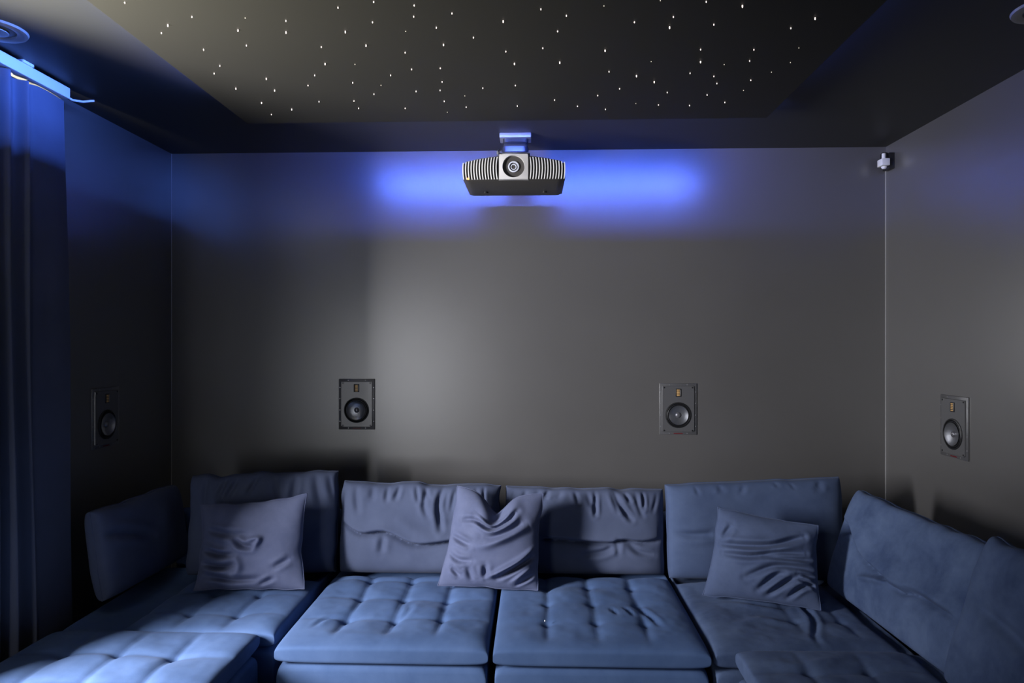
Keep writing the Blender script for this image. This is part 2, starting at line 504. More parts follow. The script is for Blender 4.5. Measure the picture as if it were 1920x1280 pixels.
for y in (-0.5, 0.6, 1.72):
    obj('ceiling_bracket', box(bmesh.new(), -0.03, 0.034, y - 0.03, y + 0.03, -0.012, 0.0, 0.002), M['white'], rail)
bm = bmesh.new()
tube(bm, [(0.012, 1.975, -0.05), (0.018, 2.01, -0.053), (0.03, 2.06, -0.042), (0.045, 2.09, -0.028), (0.058, 2.10, -0.024)], 0.005, 8)
obj('end_hook', bm, M['white'], rail)

# ------------------------------------------------------------------ in-wall speakers
def make_speaker(label):
    """faces -Y, centre at origin, back at y = 0"""
    t = thing('wall_speaker', label, 'speaker', group='in-wall speakers')
    Wd, Hd = 0.222, 0.308
    fr = obj('frame', box(bmesh.new(), -Wd / 2, Wd / 2, -0.006, 0.0, -Hd / 2, Hd / 2, 0.003), M['baffle'], t)
    # baffle with a round hole for the woofer
    bm = bmesh.new()
    bw, bh = 0.094, 0.136
    R, cz = 0.077, -0.036
    n = 64
    outer, inner, front = [], [], []
    for i in range(n):
        a = 2 * PI * i / n
        c, s = math.cos(a), math.sin(a)
        # project the direction on the rectangle
        k = min((bw / abs(c)) if abs(c) > 1e-6 else 1e9, ((bh - cz if s > 0 else bh + cz) / abs(s)) if abs(s) > 1e-6 else 1e9)
        outer.append((c * k, s * k + cz)); inner.append((c * R, s * R + cz))
    vo = [bm.verts.new((x, -0.0115, z)) for x, z in outer]
    vr = [bm.verts.new((x * 1.02, -0.006, z * 1.015)) for x, z in outer]
    vi = [bm.verts.new((x, -0.0115, z)) for x, z in inner]
    vh = [bm.verts.new((x, -0.0065, z)) for x, z in inner]
    for i in range(n):
        j = (i + 1) % n
        bm.faces.new((vo[i], vo[j], vi[j], vi[i])); bm.faces.new((vi[i], vi[j], vh[j], vh[i])); bm.faces.new((vr[i], vr[j], vo[j], vo[i]))
    for cx_, cz_ in ((-1, -1), (1, -1), (1, 1), (-1, 1)):
        pass
    obj('baffle', bm, M['baffle'], t, angle=30)
    T0 = Matrix.Translation((0, 0, cz)) @ YM
    wf = obj('woofer', lathe(bmesh.new(), [(0.0765, 0.0065), (0.0765, 0.014), (0.070, 0.0155), (0.066, 0.010)], 64, T0), M['black'], t)
    sur = [(0.066, 0.010)] + [(0.062 + 0.0045 * math.cos(a), 0.010 + 0.005 * math.sin(a)) for a in np.linspace(0, PI, 8)] + [(0.056, 0.009)]
    obj('surround', lathe(bmesh.new(), sur, 64, T0), M['rubber'], wf)
    obj('cone', lathe(bmesh.new(), [(0.0575, 0.0115), (0.050, 0.008), (0.035, 0.004), (0.016, 0.0015)], 64, T0 @ Matrix.Translation((0, 0, 0.0062))), M['cone'], wf)
    obj('dust_cap', lathe(bmesh.new(), [(0.0165, 0.008), (0.015, 0.012), (0.010, 0.0155), (0.0, 0.017)], 32, T0), M['cap'], wf)
    # tweeter with a gold folded ribbon behind slots
    tz = 0.098
    tw = obj('tweeter', box(bmesh.new(), -0.0165, 0.0165, -0.0145, -0.011, tz - 0.024, tz + 0.024, 0.0016), M['black'], t)
    bm = bmesh.new()
    for k in range(5):
        z = tz + (k - 2) * 0.0082
        box(bm, -0.0095, 0.0085, -0.0160, -0.0140, z - 0.0027, z + 0.0027, 0.0006)
    obj('ribbon', bm, M['gold'], tw)
    obj('ribbon_edge', box(bmesh.new(), 0.0115, 0.0140, -0.0160, -0.0140, tz - 0.019, tz + 0.019, 0.0006), M['screw'], tw)
    for sx in (-1, 1):
        for z in (-0.128, 0.1285):
            obj('corner_screw', lathe(bmesh.new(), [(0, 0.0135), (0.0040, 0.0132), (0.0048, 0.0112)], 16, Matrix.Translation((sx * 0.0835, 0, z)) @ YM), M['black'], t)
        for z in (-0.104, -0.036, 0.034, 0.102):
            obj('frame_screw', lathe(bmesh.new(), [(0, 0.0075), (0.0030, 0.0072), (0.0036, 0.0055)], 12, Matrix.Translation((sx * 0.1035, 0, z)) @ YM), M['screw'], t)
    for x in (-0.052, 0.054):
        for z in (-0.1455, 0.1455):
            obj('frame_screw', lathe(bmesh.new(), [(0, 0.0075), (0.0030, 0.0072), (0.0036, 0.0055)], 12, Matrix.Translation((x, 0, z)) @ YM), M['screw'], t)
    bm = bmesh.new()
    rx = random.Random(4)
    x = -0.026
    while x < 0.024:
        wd = rx.choice((0.003, 0.0042, 0.005))
        box(bm, x, x + wd, -0.0068, -0.0058, -0.1490, -0.1435)
        x += wd + 0.0012
    obj('logo', bm, M['red'], t, smooth=False)
    return t
s0 = make_speaker('flush in-wall speaker on the back wall left of the projector, above the left cushions')
s0.location = (-1.08, YB, 1.255)
s1 = copy_tree(s0); s1.location = (0.86, YB, 1.232)
s1['label'] = 'flush in-wall speaker on the back wall right of the projector, with bright silvery cone'
s2 = copy_tree(s0); s2.location = (XR, 3.405, 1.21); s2.rotation_euler = (0, 0, math.radians(-90))
s2['label'] = 'flush in-wall speaker seen at an angle on the right side wall'
s3 = copy_tree(s0); s3.location = (XL, 3.42, 1.24); s3.rotation_euler = (0, 0, math.radians(90))
s3['label'] = 'flush in-wall speaker lost in shadow on the left side wall'

# ------------------------------------------------------------------ projector on its ceiling mount
pj = thing('projector', 'black ceiling-mounted projector with silver-finned front and centre lens', 'projector', (-0.105, 3.42, 2.448))
def bow(x, W=0.262):
    return -0.035 * (1 - (x / W) ** 2)       # convex front
bm = bmesh.new()
nx = 24
Wp, Hp, Dp = 0.262, 0.124, 0.345
rows = []
for i in range(nx + 1):
    x = -Wp + 2 * Wp * i / nx
    ed = abs(x) / Wp
    cut = 0.012 * max(0, (ed - 0.9) / 0.1) ** 2
    yf = bow(x) + 0.006 + cut * 2
    hf = Hp - 0.026 * ed ** 2
    lo_ = 0.006 * ed ** 2
    xb = x * 0.985
    rows.append([bm.verts.new((x, yf, 0.004 + lo_ + cut)), bm.verts.new((x, yf, hf - cut)),
                 bm.verts.new((x, yf + 0.03, hf + 0.004 - cut)), bm.verts.new((xb, Dp - 0.02, Hp + 0.002 - cut)),
                 bm.verts.new((xb, Dp, Hp - 0.015)), bm.verts.new((xb, Dp, 0.012)),
                 bm.verts.new((xb, Dp - 0.02, 0.0 + cut)), bm.verts.new((x, yf + 0.02, lo_ + cut))])
for a, b in zip(rows, rows[1:]):
    for k in range(8):
        bm.faces.new((a[k], b[k], b[(k + 1) % 8], a[(k + 1) % 8]))
bm.faces.new(rows[0]); bm.faces.new(rows[-1])
obj('shell', bm, M['body'], pj, angle=35)
# lens hood plate
bm = bmesh.new()
hw = 0.073
N2 = 48
R, cz = 0.0560, 0.066
vo, vi, vob, vib = [], [], [], []
for i in range(N2):
    a = 2 * PI * i / N2 + PI / N2
    c, s = math.cos(a), math.sin(a)
    k = min(hw / abs(c), ((0.128 - cz) if s > 0 else (cz - 0.002)) / abs(s))
    x, z = c * k, s * k + cz
    vo.append(bm.verts.new((x, bow(x) - 0.008, z))); vob.append(bm.verts.new((x * 1.04, bow(x) + 0.02, z)))
    vi.append(bm.verts.new((c * R, bow(c * R) - 0.010, s * R + cz))); vib.append(bm.verts.new((c * R * .96, -0.012, s * R * .96 + cz)))
for i in range(N2):
    j = (i + 1) % N2
    bm.faces.new((vo[i], vo[j], vi[j], vi[i])); bm.faces.new((vi[i], vi[j], vib[j], vib[i])); bm.faces.new((vob[i], vob[j], vo[j], vo[i]))
fp = obj('lens_plate', bm, M['silver'], pj, angle=35)
TL = Matrix.Translation((0, 0, cz)) @ YM
ln = obj('lens', lathe(bmesh.new(), [(0.055, 0.012), (0.048, 0.020), (0.036, 0.024), (0.033, 0.022), (0.031, 0.028), (0.029, 0.022), (0.0, 0.020)], 56, TL), M['black'], pj)
obj('lens_ring', lathe(bmesh.new(), [(0.0270, 0.024), (0.0275, 0.036), (0.0215, 0.037), (0.0205, 0.026)], 56, TL), M['lensring'], ln)
obj('lens_ring', lathe(bmesh.new(), [(0.0145, 0.026), (0.0148, 0.032), (0.0110, 0.032), (0.010, 0.026)], 48, TL), M['lensring'], ln)
obj('glass', lathe(bmesh.new(), [(0.0210, 0.0240), (0.012, 0.0275), (0.0, 0.029)], 48, TL), M['glass'], ln)
# ventilation grille each side with separate silver fins
for sd in (-1, 1):
    bm = bmesh.new()
    a_ = [bm.verts.new((sd * (hw + 0.002 + (Wp - 0.008 - hw) * i / 12), bow(sd * (hw + (Wp - 0.008 - hw) * i / 12)) + 0.004, 0.010)) for i in range(13)]
    b_ = [bm.verts.new((v.co.x, v.co.y, 0.116 - 0.026 * (v.co.x / Wp) ** 2)) for v in a_]
    for i in range(12):
        bm.faces.new((a_[i], a_[i + 1], b_[i + 1], b_[i]))
    gr = obj('grille', bm, M['black'], pj)
    nf = 13
    for k in range(nf):
        x = sd * (hw + 0.009 + (Wp - 0.018 - hw) * k / (nf - 1))
        top = 0.120 - 0.027 * (x / Wp) ** 2
        bm = bmesh.new()
        secs = []
        for z in np.linspace(0.004 + 0.008 * (abs(x) / Wp) ** 2, top, 10):
            s = (z - 0.060) / 0.060
            y = bow(x) - 0.012 + 0.014 * abs(s) ** 2.5
            xo = x + sd * 0.006 * (1 - s * s)
            h = 0.0023
            secs.append([bm.verts.new((xo - h, y, z)), bm.verts.new((xo + h, y, z)), bm.verts.new((xo + h, bow(x) + 0.007, z)), bm.verts.new((xo - h, bow(x) + 0.007, z))])
        for a, b in zip(secs, secs[1:]):
            for q_ in range(4):
                bm.faces.new((a[q_], a[(q_ + 1) % 4], b[(q_ + 1) % 4], b[q_]))
        bm.faces.new(secs[0]); bm.faces.new(secs[-1])
        obj('fin', bm, M['finm'], gr, smooth=False)
obj('indicator_lamp', lathe(bmesh.new(), [(0.0045, 0), (0.0045, 0.004), (0, 0.005)], 12, Matrix.Translation((-0.232, bow(-0.232) - 0.004, 0.012)) @ YM), M['amber'], pj)
tag(bpy.data.objects['indicator_lamp'], 'glowing orange indicator')
for sx in (-1, 1):
    obj('foot', lathe(bmesh.new(), [(0.014, 0.001), (0.014, -0.006), (0, -0.007)], 20, Matrix.Translation((sx * 0.16, 0.24, 0))), M['black'], pj)

mt = thing('projector_mount', 'metal ceiling mount lit blue, holding the projector', 'projector mount', (-0.105, 3.74, ZC))
obj('ceiling_plate', box(bmesh.new(), -0.088, 0.086, -0.025, 0.085, -0.026, 0.0, 0.003), M['mount'], mt)
bm = bmesh.new()
prev = None
for z, wd, dp, y in ((-0.026, 0.072, 0.04, 0.03), (-0.045, 0.070, 0.05, 0.04), (-0.060, 0.066, 0.055, 0.03), (-0.085, 0.070, 0.085, 0.0), (-0.10, 0.074, 0.10, -0.01), (-0.128, 0.074, 0.10, -0.01), (-0.150, 0.060, 0.08, -0.01), (-0.188, 0.056, 0.08, -0.01)):
    ring = []
    for i in range(32):
        a = 2 * PI * i / 32
        c, s = math.cos(a), math.sin(a)
        ring.append(bm.verts.new((math.copysign(abs(c) ** 0.4, c) * wd, y + math.copysign(abs(s) ** 0.4, s) * dp, z)))
    if prev:
        for i in range(32):
            bm.faces.new((prev[i], prev[(i + 1) % 32], ring[(i + 1) % 32], ring[i]))
    else: bm.faces.new(ring)
    prev = ring
bm.faces.new(prev)
obj('neck', bm, M['mount_dark'], mt, angle=35)
bm = bmesh.new()
box(bm, -0.082, 0.082, -0.28, 0.03, -0.189, -0.183, 0.002)
obj('bracket', bm, M['mount'], mt)
bm = bmesh.new()
tube(bm, [(-0.075, -0.26, -0.192), (-0.078, -0.30, -0.190), (-0.074, -0.350, -0.190), (-0.080, -0.376, -0.205), (-0.079, -0.378, -0.220)], 0.004, 8)
obj('hook', bm, M['mount'], mt)
bm = bmesh.new()
tube(bm, [(0.07, 0.02, -0.13), (0.10, 0.01, -0.155), (0.135, -0.02, -0.185), (0.16, -0.05, -0.196)], 0.0045, 8)
obj('cable', bm, M['black'], mt)

# ------------------------------------------------------------------ small security camera in the corner
sc = thing('motion_sensor', 'small white and black device in the upper right corner of the room', 'sensor', (2.04, 4.03, 2.70), (0, 0, math.radians(0)))
obj('wall_plate', box(bmesh.new(), 0.012, 0.045, -0.070, 0.005, -0.062, 0.030, 0.003), M['black'], sc)
obj('stem', lathe(bmesh.new(), [(0.0, 0.034), (0.017, 0.032), (0.021, 0.026), (0.021, -0.012), (0, -0.012)], 32, Matrix.Translation((-0.002, -0.045, 0.0))), M['black'], sc)
obj('stem_face', lathe(bmesh.new(), [(0.0, 0.027), (0.011, 0.026), (0.011, -0.010), (0, -0.011)], 24, Matrix.Translation((-0.012, -0.057, 0.0))), M['white'], sc)
obj('housing', box(bmesh.new(), -0.036, 0.008, -0.088, -0.030, -0.048, -0.008, 0.002), M['white'], sc)
obj('sensor_dome', lathe(bmesh.new(), [(0.0155, 0.0), (0.0150, -0.006), (0.010, -0.013), (0, -0.015)], 24, Matrix.Translation((-0.012, -0.060, -0.050))), M['white'], sc)

# ------------------------------------------------------------------ sectional sofa
def tufts(cols, rows, depth=0.016, rowdepth=0.008, seed=1, W=0.85, D=0.85, extra=None, cw=0.016, press=()):
    def f(A, B):
        h = 0.010 * vnoise(A, B, 4.0, seed) + 0.004 * vnoise(A, B, 11, seed + 3) + 0.0012 * vnoise(A, B, 32, seed + 5)
        wob = 0.010 * vnoise(A, B, 5.0, seed + 7)
        wob2 = 0.010 * vnoise(A, B, 5.0, seed + 9)
        lo, hi = min(rows) - 0.16, max(rows) + 0.3
        inr = 1 / (1 + np.exp(-(B - lo) / 0.02))
        for c in cols:
            d = np.abs(A - c + wob)
            h = h - inr * depth * (np.exp(-(d / cw) ** 2) * 0.35 + 0.85 * np.exp(-d / 0.045))
        for r in rows:
            d = np.abs(B - r + wob2)
            h = h - rowdepth * (np.exp(-(d / cw) ** 2) * 0.3 + 0.8 * np.exp(-d / 0.045))
        for c in cols:
            for r in rows:
                d = np.hypot(A - c, B - r)
                h = h - 0.010 * np.exp(-(d / 0.020) ** 2) - 0.004 * np.exp(-(d / 0.05) ** 2)
        h = h + 0.008
        if extra is not None:
            for e in extra:
                h = h + fold(A, B, *e[:3], **(e[3] if len(e) > 3 else {}))
        for ax, lim, sgn in press:      # the seat gives under the weight of the back cushions
            t = (B - lim) if ax == 'b' else (A - lim) * sgn
            k = 1 / (1 + np.exp(-t / 0.010))
            h = h * (1 - k) - 0.062 * k
        return h
    return f

def sofa_section(label, x0, x1, y0, y1, tuft, mat, seat_z=0.425, back=None, rot=0.0, name='sofa_section', nu=150, nv=150):
    """box base, tufted seat cushion and (hidden) low backrest; back = 'rear', 'right' or 'left'"""
    cx, cy = (x0 + x1) / 2, y0
    W, D = x1 - x0, y1 - y0
    t = thing(name, label, 'sofa', (cx, cy, 0), (0, 0, rot), group='sofa sections')
    bm = bmesh.new()
    r = bmesh.ops.create_grid(bm, x_segments=2, y_segments=2, size=0.5)
    bm.free()
    base, _ = soft('base', W - 0.012, D - 0.012, 0.285, mat, t, orient='lie', nu=40, nv=40, p=14, seam=False,
                   front=lambda A, B: 0.003 * vnoise(A, B, 6, 9))
    base.location = (0, 0.006, 0.05 + 0.1425)
    seat, ring = soft('seat_cushion', W, D, 0.094, mat, t, orient='lie', nu=nu, nv=nv, p=6.5, front=tuft)
    seat.location = (0, 0, seat_z - 0.053)
    bm = bmesh.new()
    for sx in (-1, 1):
        for yy in (0.07, D - 0.07):
            lathe(bm, [(0, 0.0), (0.022, 0.0), (0.026, 0.055), (0, 0.055)], 16, Matrix.Translation((sx * (W / 2 - 0.07), yy, 0)))
    # every foot is a part of its own
    bm.free()
    for sx in (-1, 1):
        for yy in (0.07, D - 0.07):
            obj('foot', lathe(bmesh.new(), [(0, 0.0), (0.022, 0.0), (0.026, 0.055), (0, 0.055)], 16, Matrix.Translation((sx * (W / 2 - 0.07), yy, 0))), M['plinth'], t)
    for bk in (back or ()):
        if bk == 'rear':
            b, _ = soft('backrest', W - 0.01, 0.62, 0.16, mat, t, orient='stand', nu=30, nv=30, p=8, seam=False)
            b.location = (0, D + 0.150, 0.06)
        elif bk == 'right':
            b, _ = soft('backrest', D - 0.01, 0.60, 0.16, mat, t, orient='stand', nu=30, nv=30, p=8, seam=False)
            b.rotation_euler = (0, 0, math.radians(-90)); b.location = (W / 2 + 0.24, D / 2, 0.06)
        else:
            b, _ = soft('backrest', D - 0.01, 0.60, 0.14, mat, t, orient='stand', nu=30, nv=30, p=8, seam=False)
            b.rotation_euler = (0, 0, math.radians(90)); b.location = (-W / 2 - 0.075, D / 2, 0.06)
    return t

cols = (-0.21, 0.0, 0.21)
sofa_section('tufted blue sofa seat section under the left of the two middle back cushions', -1.045, -0.185, 2.665, 3.62,
             tufts(cols, (0.27, 0.50, 0.72), 0.015, 0.009, 3, press=[('b', 0.80, 1)], extra=[
                 ([(-0.33, 0.17), (-0.30, 0.26), (-0.22, 0.30)], 0.012, 0.006),
                 ([(0.0, 0.22), (0.05, 0.35), (0.03, 0.45)], 0.014, 0.006)]), M['seat'], back=['rear'])
sofa_section('tufted blue sofa seat section right of centre with a white speck on it', -0.165, 0.695, 2.665, 3.62,
             tufts(cols, (0.23, 0.44, 0.66), 0.011, 0.002, 5, press=[('b', 0.82, 1)], extra=[
                 ([(0.08, 0.40), (0.10, 0.30)], 0.010, 0.008), ([(0.14, 0.41), (0.17, 0.30)], 0.010, 0.008),
                 ([(0.20, 0.44), (0.25, 0.28), (0.27, 0.20)], 0.012, 0.010)]), M['seat'], back=['rear'])
sofa_section('mottled blue corner sofa section in the right corner under the tilted throw pillow', 0.715, 1.50, 2.675, 3.62,
             tufts((0.02, 0.22), (0.28, 0.50), 0.007, 0.003, 8, press=[('b', 0.76, 1), ('a', 0.34, 1)], extra=[
                 ([(0.06, 0.62), (0.10, 0.50), (0.11, 0.30), (0.04, 0.12), (0.03, 0.03)], 0.012, 0.014),
                 ([(-0.25, 0.20), (-0.12, 0.28), (0.02, 0.22)], 0.03, 0.012, dict(kind='ridge')),
                 ([(-0.20, 0.50), (0.0, 0.42), (0.12, 0.50)], 0.02, 0.010)]), M['seat_mottled'], back=['rear', 'right'])
sofa_section('mottled blue sofa section at the lower right edge of the picture', 0.785, 1.50, 1.80, 2.655,
             tufts((-0.15, 0.07), (0.45, 0.66), 0.006, 0.012, 12, press=[('a', 0.305, 1)], extra=[
                 ([(-0.30, 0.74), (-0.15, 0.70), (0.0, 0.76)], 0.03, 0.010, dict(kind='ridge'))]), M['seat_mottled'], seat_z=0.445, back=['right'])
sofa_section('dim tufted sofa section in the left corner behind the ottoman', -2.02, -1.095, 2.795, 3.62,
             tufts((-0.2, 0.02, 0.24), (0.17, 0.40, 0.62), 0.013, 0.006, 15, press=[('b', 0.62, 1), ('a', -0.20, -1)]), M['seat'], back=['rear'])
sofa_section('tufted blue ottoman in the lower left foreground', -2.03, -1.150, 1.86, 2.780,
             tufts((-0.24, -0.02, 0.20), (0.24, 0.46, 0.69), 0.014, 0.012, 21, cw=0.018), M['seat'], seat_z=0.432, name='ottoman')

# ------------------------------------------------------------------ back cushions
def back_cushion(label, W, H, T, mat, loc, rot, front, warp=None, p=4.0, group='large back cushions', pipe=True, nu=170, nv=120, name='back_cushion'):
    t = thing(name, label, 'cushion', loc, rot, group=group)
    c, ring = soft('cover', W, H, T, mat, t, front=front, nu=nu, nv=nv, p=p, warp=warp)
    if pipe:
        piping(ring, 0.0035, mat, t)
    return t

def puckers(A, B, H, seed, n, x0, x1, lmin, lmax, depth=0.012, width=0.010, lean=0.03):
    r = random.Random(seed)
    h = 0
    for k in range(n):
        x = x0 + (x1 - x0) * (k + r.uniform(-0.3, 0.3)) / max(1, n - 1)
        L = r.uniform(lmin, lmax)
        dx = r.uniform(-lean, lean)
        h = h + fold(A, B, [(x, H * 0.985), (x + dx * 0.4, H - L * 0.5), (x + dx, H - L)], width * r.uniform(0.7, 1.4), depth * r.uniform(0.5, 1.2), taper=0.4)
    return h

def fA(A, B):   # middle left cushion
    H = 0.46
    h = 0.012 * vnoise(A, B, 4, 31) + 0.0035 * vnoise(A, B, 12, 32)
    h = h + puckers(A, B, H, 5, 10, -0.34, 0.36, 0.07, 0.16, 0.013, 0.012)
    h = h + fold(A, B, [(0.30, 0.20), (0.13, 0.165), (-0.02, 0.155), (-0.17, 0.215), (-0.30, 0.205), (-0.42, 0.27)][::-1], 0.012, 0.040, kind='lip', tail=0.10, taper=0.25) * 1.0
    h = h + fold(A, B, [(0.13, 0.47), (0.105, 0.36), (0.12, 0.24)], 0.014, 0.022, taper=0.3)
    h = h + fold(A, B, [(0.04, 0.46), (0.03, 0.36), (0.05, 0.30)], 0.012, 0.014)
    h = h + fold(A, B, [(0.20, 0.47), (0.18, 0.38), (0.17, 0.32)], 0.012, 0.014)
    h = h + fold(A, B, [(-0.18, 0.20), (-0.19, 0.11)], 0.016, 0.012)
    h = h + fold(A, B, [(-0.12, 0.30), (0.0, 0.22), (0.10, 0.20)], 0.03, 0.008, kind='ridge')
    return h
def fB(A, B):   # middle right cushion
    H = 0.435
    h = 0.012 * vnoise(A, B, 4, 41) + 0.003 * vnoise(A, B, 12, 42)
    h = h + puckers(A, B, H, 8, 13, -0.36, 0.38, 0.04, 0.13, 0.015, 0.011, 0.05)
    h = h + fold(A, B, [(-0.25, 0.185), (-0.05, 0.172), (0.12, 0.165), (0.20, 0.180), (0.30, 0.172), (0.42, 0.190)], 0.012, 0.034, kind='lip', tail=0.10, taper=0.25)
    h = h + fold(A, B, [(0.15, 0.45), (0.18, 0.37), (0.24, 0.29)], 0.012, 0.020, taper=0.4)
    h = h + fold(A, B, [(0.18, 0.17), (0.10, 0.125), (0.0, 0.11)], 0.014, 0.014)
    h = h + fold(A, B, [(0.22, 0.17), (0.28, 0.125), (0.36, 0.11)], 0.014, 0.012)
    h = h + fold(A, B, [(0.17, 0.19), (0.17, 0.11)], 0.012, 0.010)
    return h
def fC(A, B):   # right corner, facing us
    H = 0.49
    h = 0.010 * vnoise(A, B, 4, 51) + 0.002 * vnoise(A, B, 12, 52)
    h = h + puckers(A, B, H, 12, 6, -0.30, 0.30, 0.02, 0.06, 0.010, 0.012, 0.03)
    h = h + fold(A, B, [(-0.43, 0.245), (-0.33, 0.235), (-0.22, 0.24)], 0.018, 0.016)
    h = h + fold(A, B, [(-0.24, 0.235), (0.05, 0.23), (0.30, 0.27)], 0.02, 0.012)
    return h
def fD(A, B):   # right wall cushions
    h = 0.014 * vnoise(A, B, 4, 61) + 0.004 * vnoise(A, B, 9, 62)
    h = h + 1.7 * fold(A, B, [(-0.47, 0.33), (-0.34, 0.30), (-0.22, 0.22), (-0.06, 0.19), (0.10, 0.175), (0.20, 0.20), (0.44, 0.20)], 0.016, 0.020, kind='lip', tail=0.09, taper=0.2)
    h = h + 1.7 * fold(A, B, [(-0.34, 0.29), (-0.40, 0.21)], 0.014, 0.012, kind='ridge')
    h = h + 1.7 * fold(A, B, [(0.07, 0.19), (-0.05, 0.165), (-0.18, 0.13)], 0.014, 0.014, kind='ridge')
    return h
def fE(A, B):
    h = 0.016 * vnoise(A, B, 4, 71) + 0.004 * vnoise(A, B, 9, 72)
    h = h + fold(A, B, [(-0.40, 0.30), (-0.20, 0.27), (0.0, 0.20)], 0.02, 0.016)
    return h
def fF(A, B):   # dim left corner cushion
    H = 0.515
    h = 0.014 * vnoise(A, B, 4, 81) + 0.004 * vnoise(A, B, 12, 82)
    h = h + puckers(A, B, H, 19, 8, -0.30, 0.34, 0.08, 0.20, 0.020, 0.014, 0.06)
    return h

def sag(kx=0.0, kz=0.0, tilt=0.0, top=0.0, H=0.5, seed=0, rag=0.004):
    def wf(A, B, U, V):
        vt = (V + 1) / 2
        A2 = A + kx * vt * A + rag * vnoise(B, A * 0, 12, seed) * np.abs(U) ** 6
        B2 = B + tilt * A * vt - top * (1 - U ** 2) * vt + rag * 1.5 * vnoise(A, B * 0, 14, seed + 1) * np.abs(V) ** 6 * (V > 0)
        return A2, B2
    return wf

R = math.radians
back_cushion('plump wrinkled back cushion, left of the two in the middle of the sofa', 0.84, 0.46, 0.20, M['back'], (-0.605, 3.545, 0.415), (R(-6), 0, 0), fA,
             sag(0.0, 0, -0.01, 0.0, 0.5, 1, 0.006))
back_cushion('back cushion with pinched middle seam, right of the two in the middle', 0.83, 0.435, 0.18, M['back'], (0.262, 3.56, 0.415), (R(-6), 0, 0), fB,
             sag(0.0, 0, -0.015, 0.0, 0.47, 4, 0.006))
back_cushion('taller flat-topped back cushion in the right corner behind the tilted throw pillow', 0.88, 0.49, 0.18, M['back_blue'], (1.137, 3.50, 0.415), (R(-7), 0, 0), fC,
             sag(0.02, 0, 0.055, 0.0, 0.5, 7, 0.004))
back_cushion('mottled back cushion leaning on the right wall side beside the corner', 0.96, 0.485, 0.15, M['seat_mottled'], (1.475, 2.87, 0.436), (R(-17), 0, R(-88)), fD,
             sag(-0.02, 0, 0.0, 0.0, 0.5, 10, 0.005), p=4.5)
back_cushion('mottled back cushion cut off by the right edge of the picture', 0.92, 0.52, 0.16, M['seat_mottled'], (1.455, 1.915, 0.452), (R(-17), 0, R(-88)), fE,
             sag(-0.02, 0, 0.0, 0.0, 0.5, 13, 0.005), p=4.5)
back_cushion('dim back cushion in the left corner behind the dark throw pillow', 0.76, 0.515, 0.20, M['back'], (-1.43, 3.50, 0.415), (R(-8), 0, R(6)), fF,
             sag(0.0, 0, 0.03, 0.0, 0.5, 16, 0.008))
back_cushion('unlit back cushion along the left wall in the corner', 0.66, 0.40, 0.15, M['back'], (-1.96, 3.335, 0.448), (R(-9), 0, R(88)), fE,
             sag(0.0, 0, 0.0, 0.0, 0.5, 19, 0.006))

# ------------------------------------------------------------------ throw pillows
def pillow_warp(tl, tr, bl, br, W, H, pinch=0.10, notch=None, seed=0):
    """move the four corners (offsets in metres), sides drawn in between the corners"""
    def wf(A, B, U, V):
        u = (U + 1) / 2; v = (V + 1) / 2
        dx = (1 - u) * (1 - v) * bl[0] + u * (1 - v) * br[0] + (1 - u) * v * tl[0] + u * v * tr[0]
        dz = (1 - u) * (1 - v) * bl[1] + u * (1 - v) * br[1] + (1 - u) * v * tl[1] + u * v * tr[1]
        A2 = A * (1 - pinch * (1 - V ** 2) * np.abs(U) ** 2) + dx
        B2 = H / 2 + (B - H / 2) * (1 - pinch * (1 - U ** 2) * np.where(V < 0, 0.3, 1.0)) + dz
        if notch:
            nx_, wd, dp = notch
            B2 = B2 - dp * np.exp(-np.abs((A - nx_) / wd) ** 1.7) * np.clip(v, 0, 1) ** 3
        A2 = A2 + 0.004 * vnoise(B, A * 0, 16, seed) * np.abs(U) ** 6
        B2 = B2 + 0.004 * vnoise(A, B * 0, 16, seed + 1) * np.abs(V) ** 6
        return A2, B2
    return wf

def throw(label, W, H, T, loc, rot, front, warp, mat=M['throw']):
    t = thing('throw_pillow', label, 'pillow', loc, rot, group='square throw pillows')
    c, ring = soft('cover', W, H, T, mat, t, front=front, nu=150, nv=150, p=2.6, q=0.62, warp=warp, edge_fade=10)
    piping(ring, 0.003, mat, t)
    return t

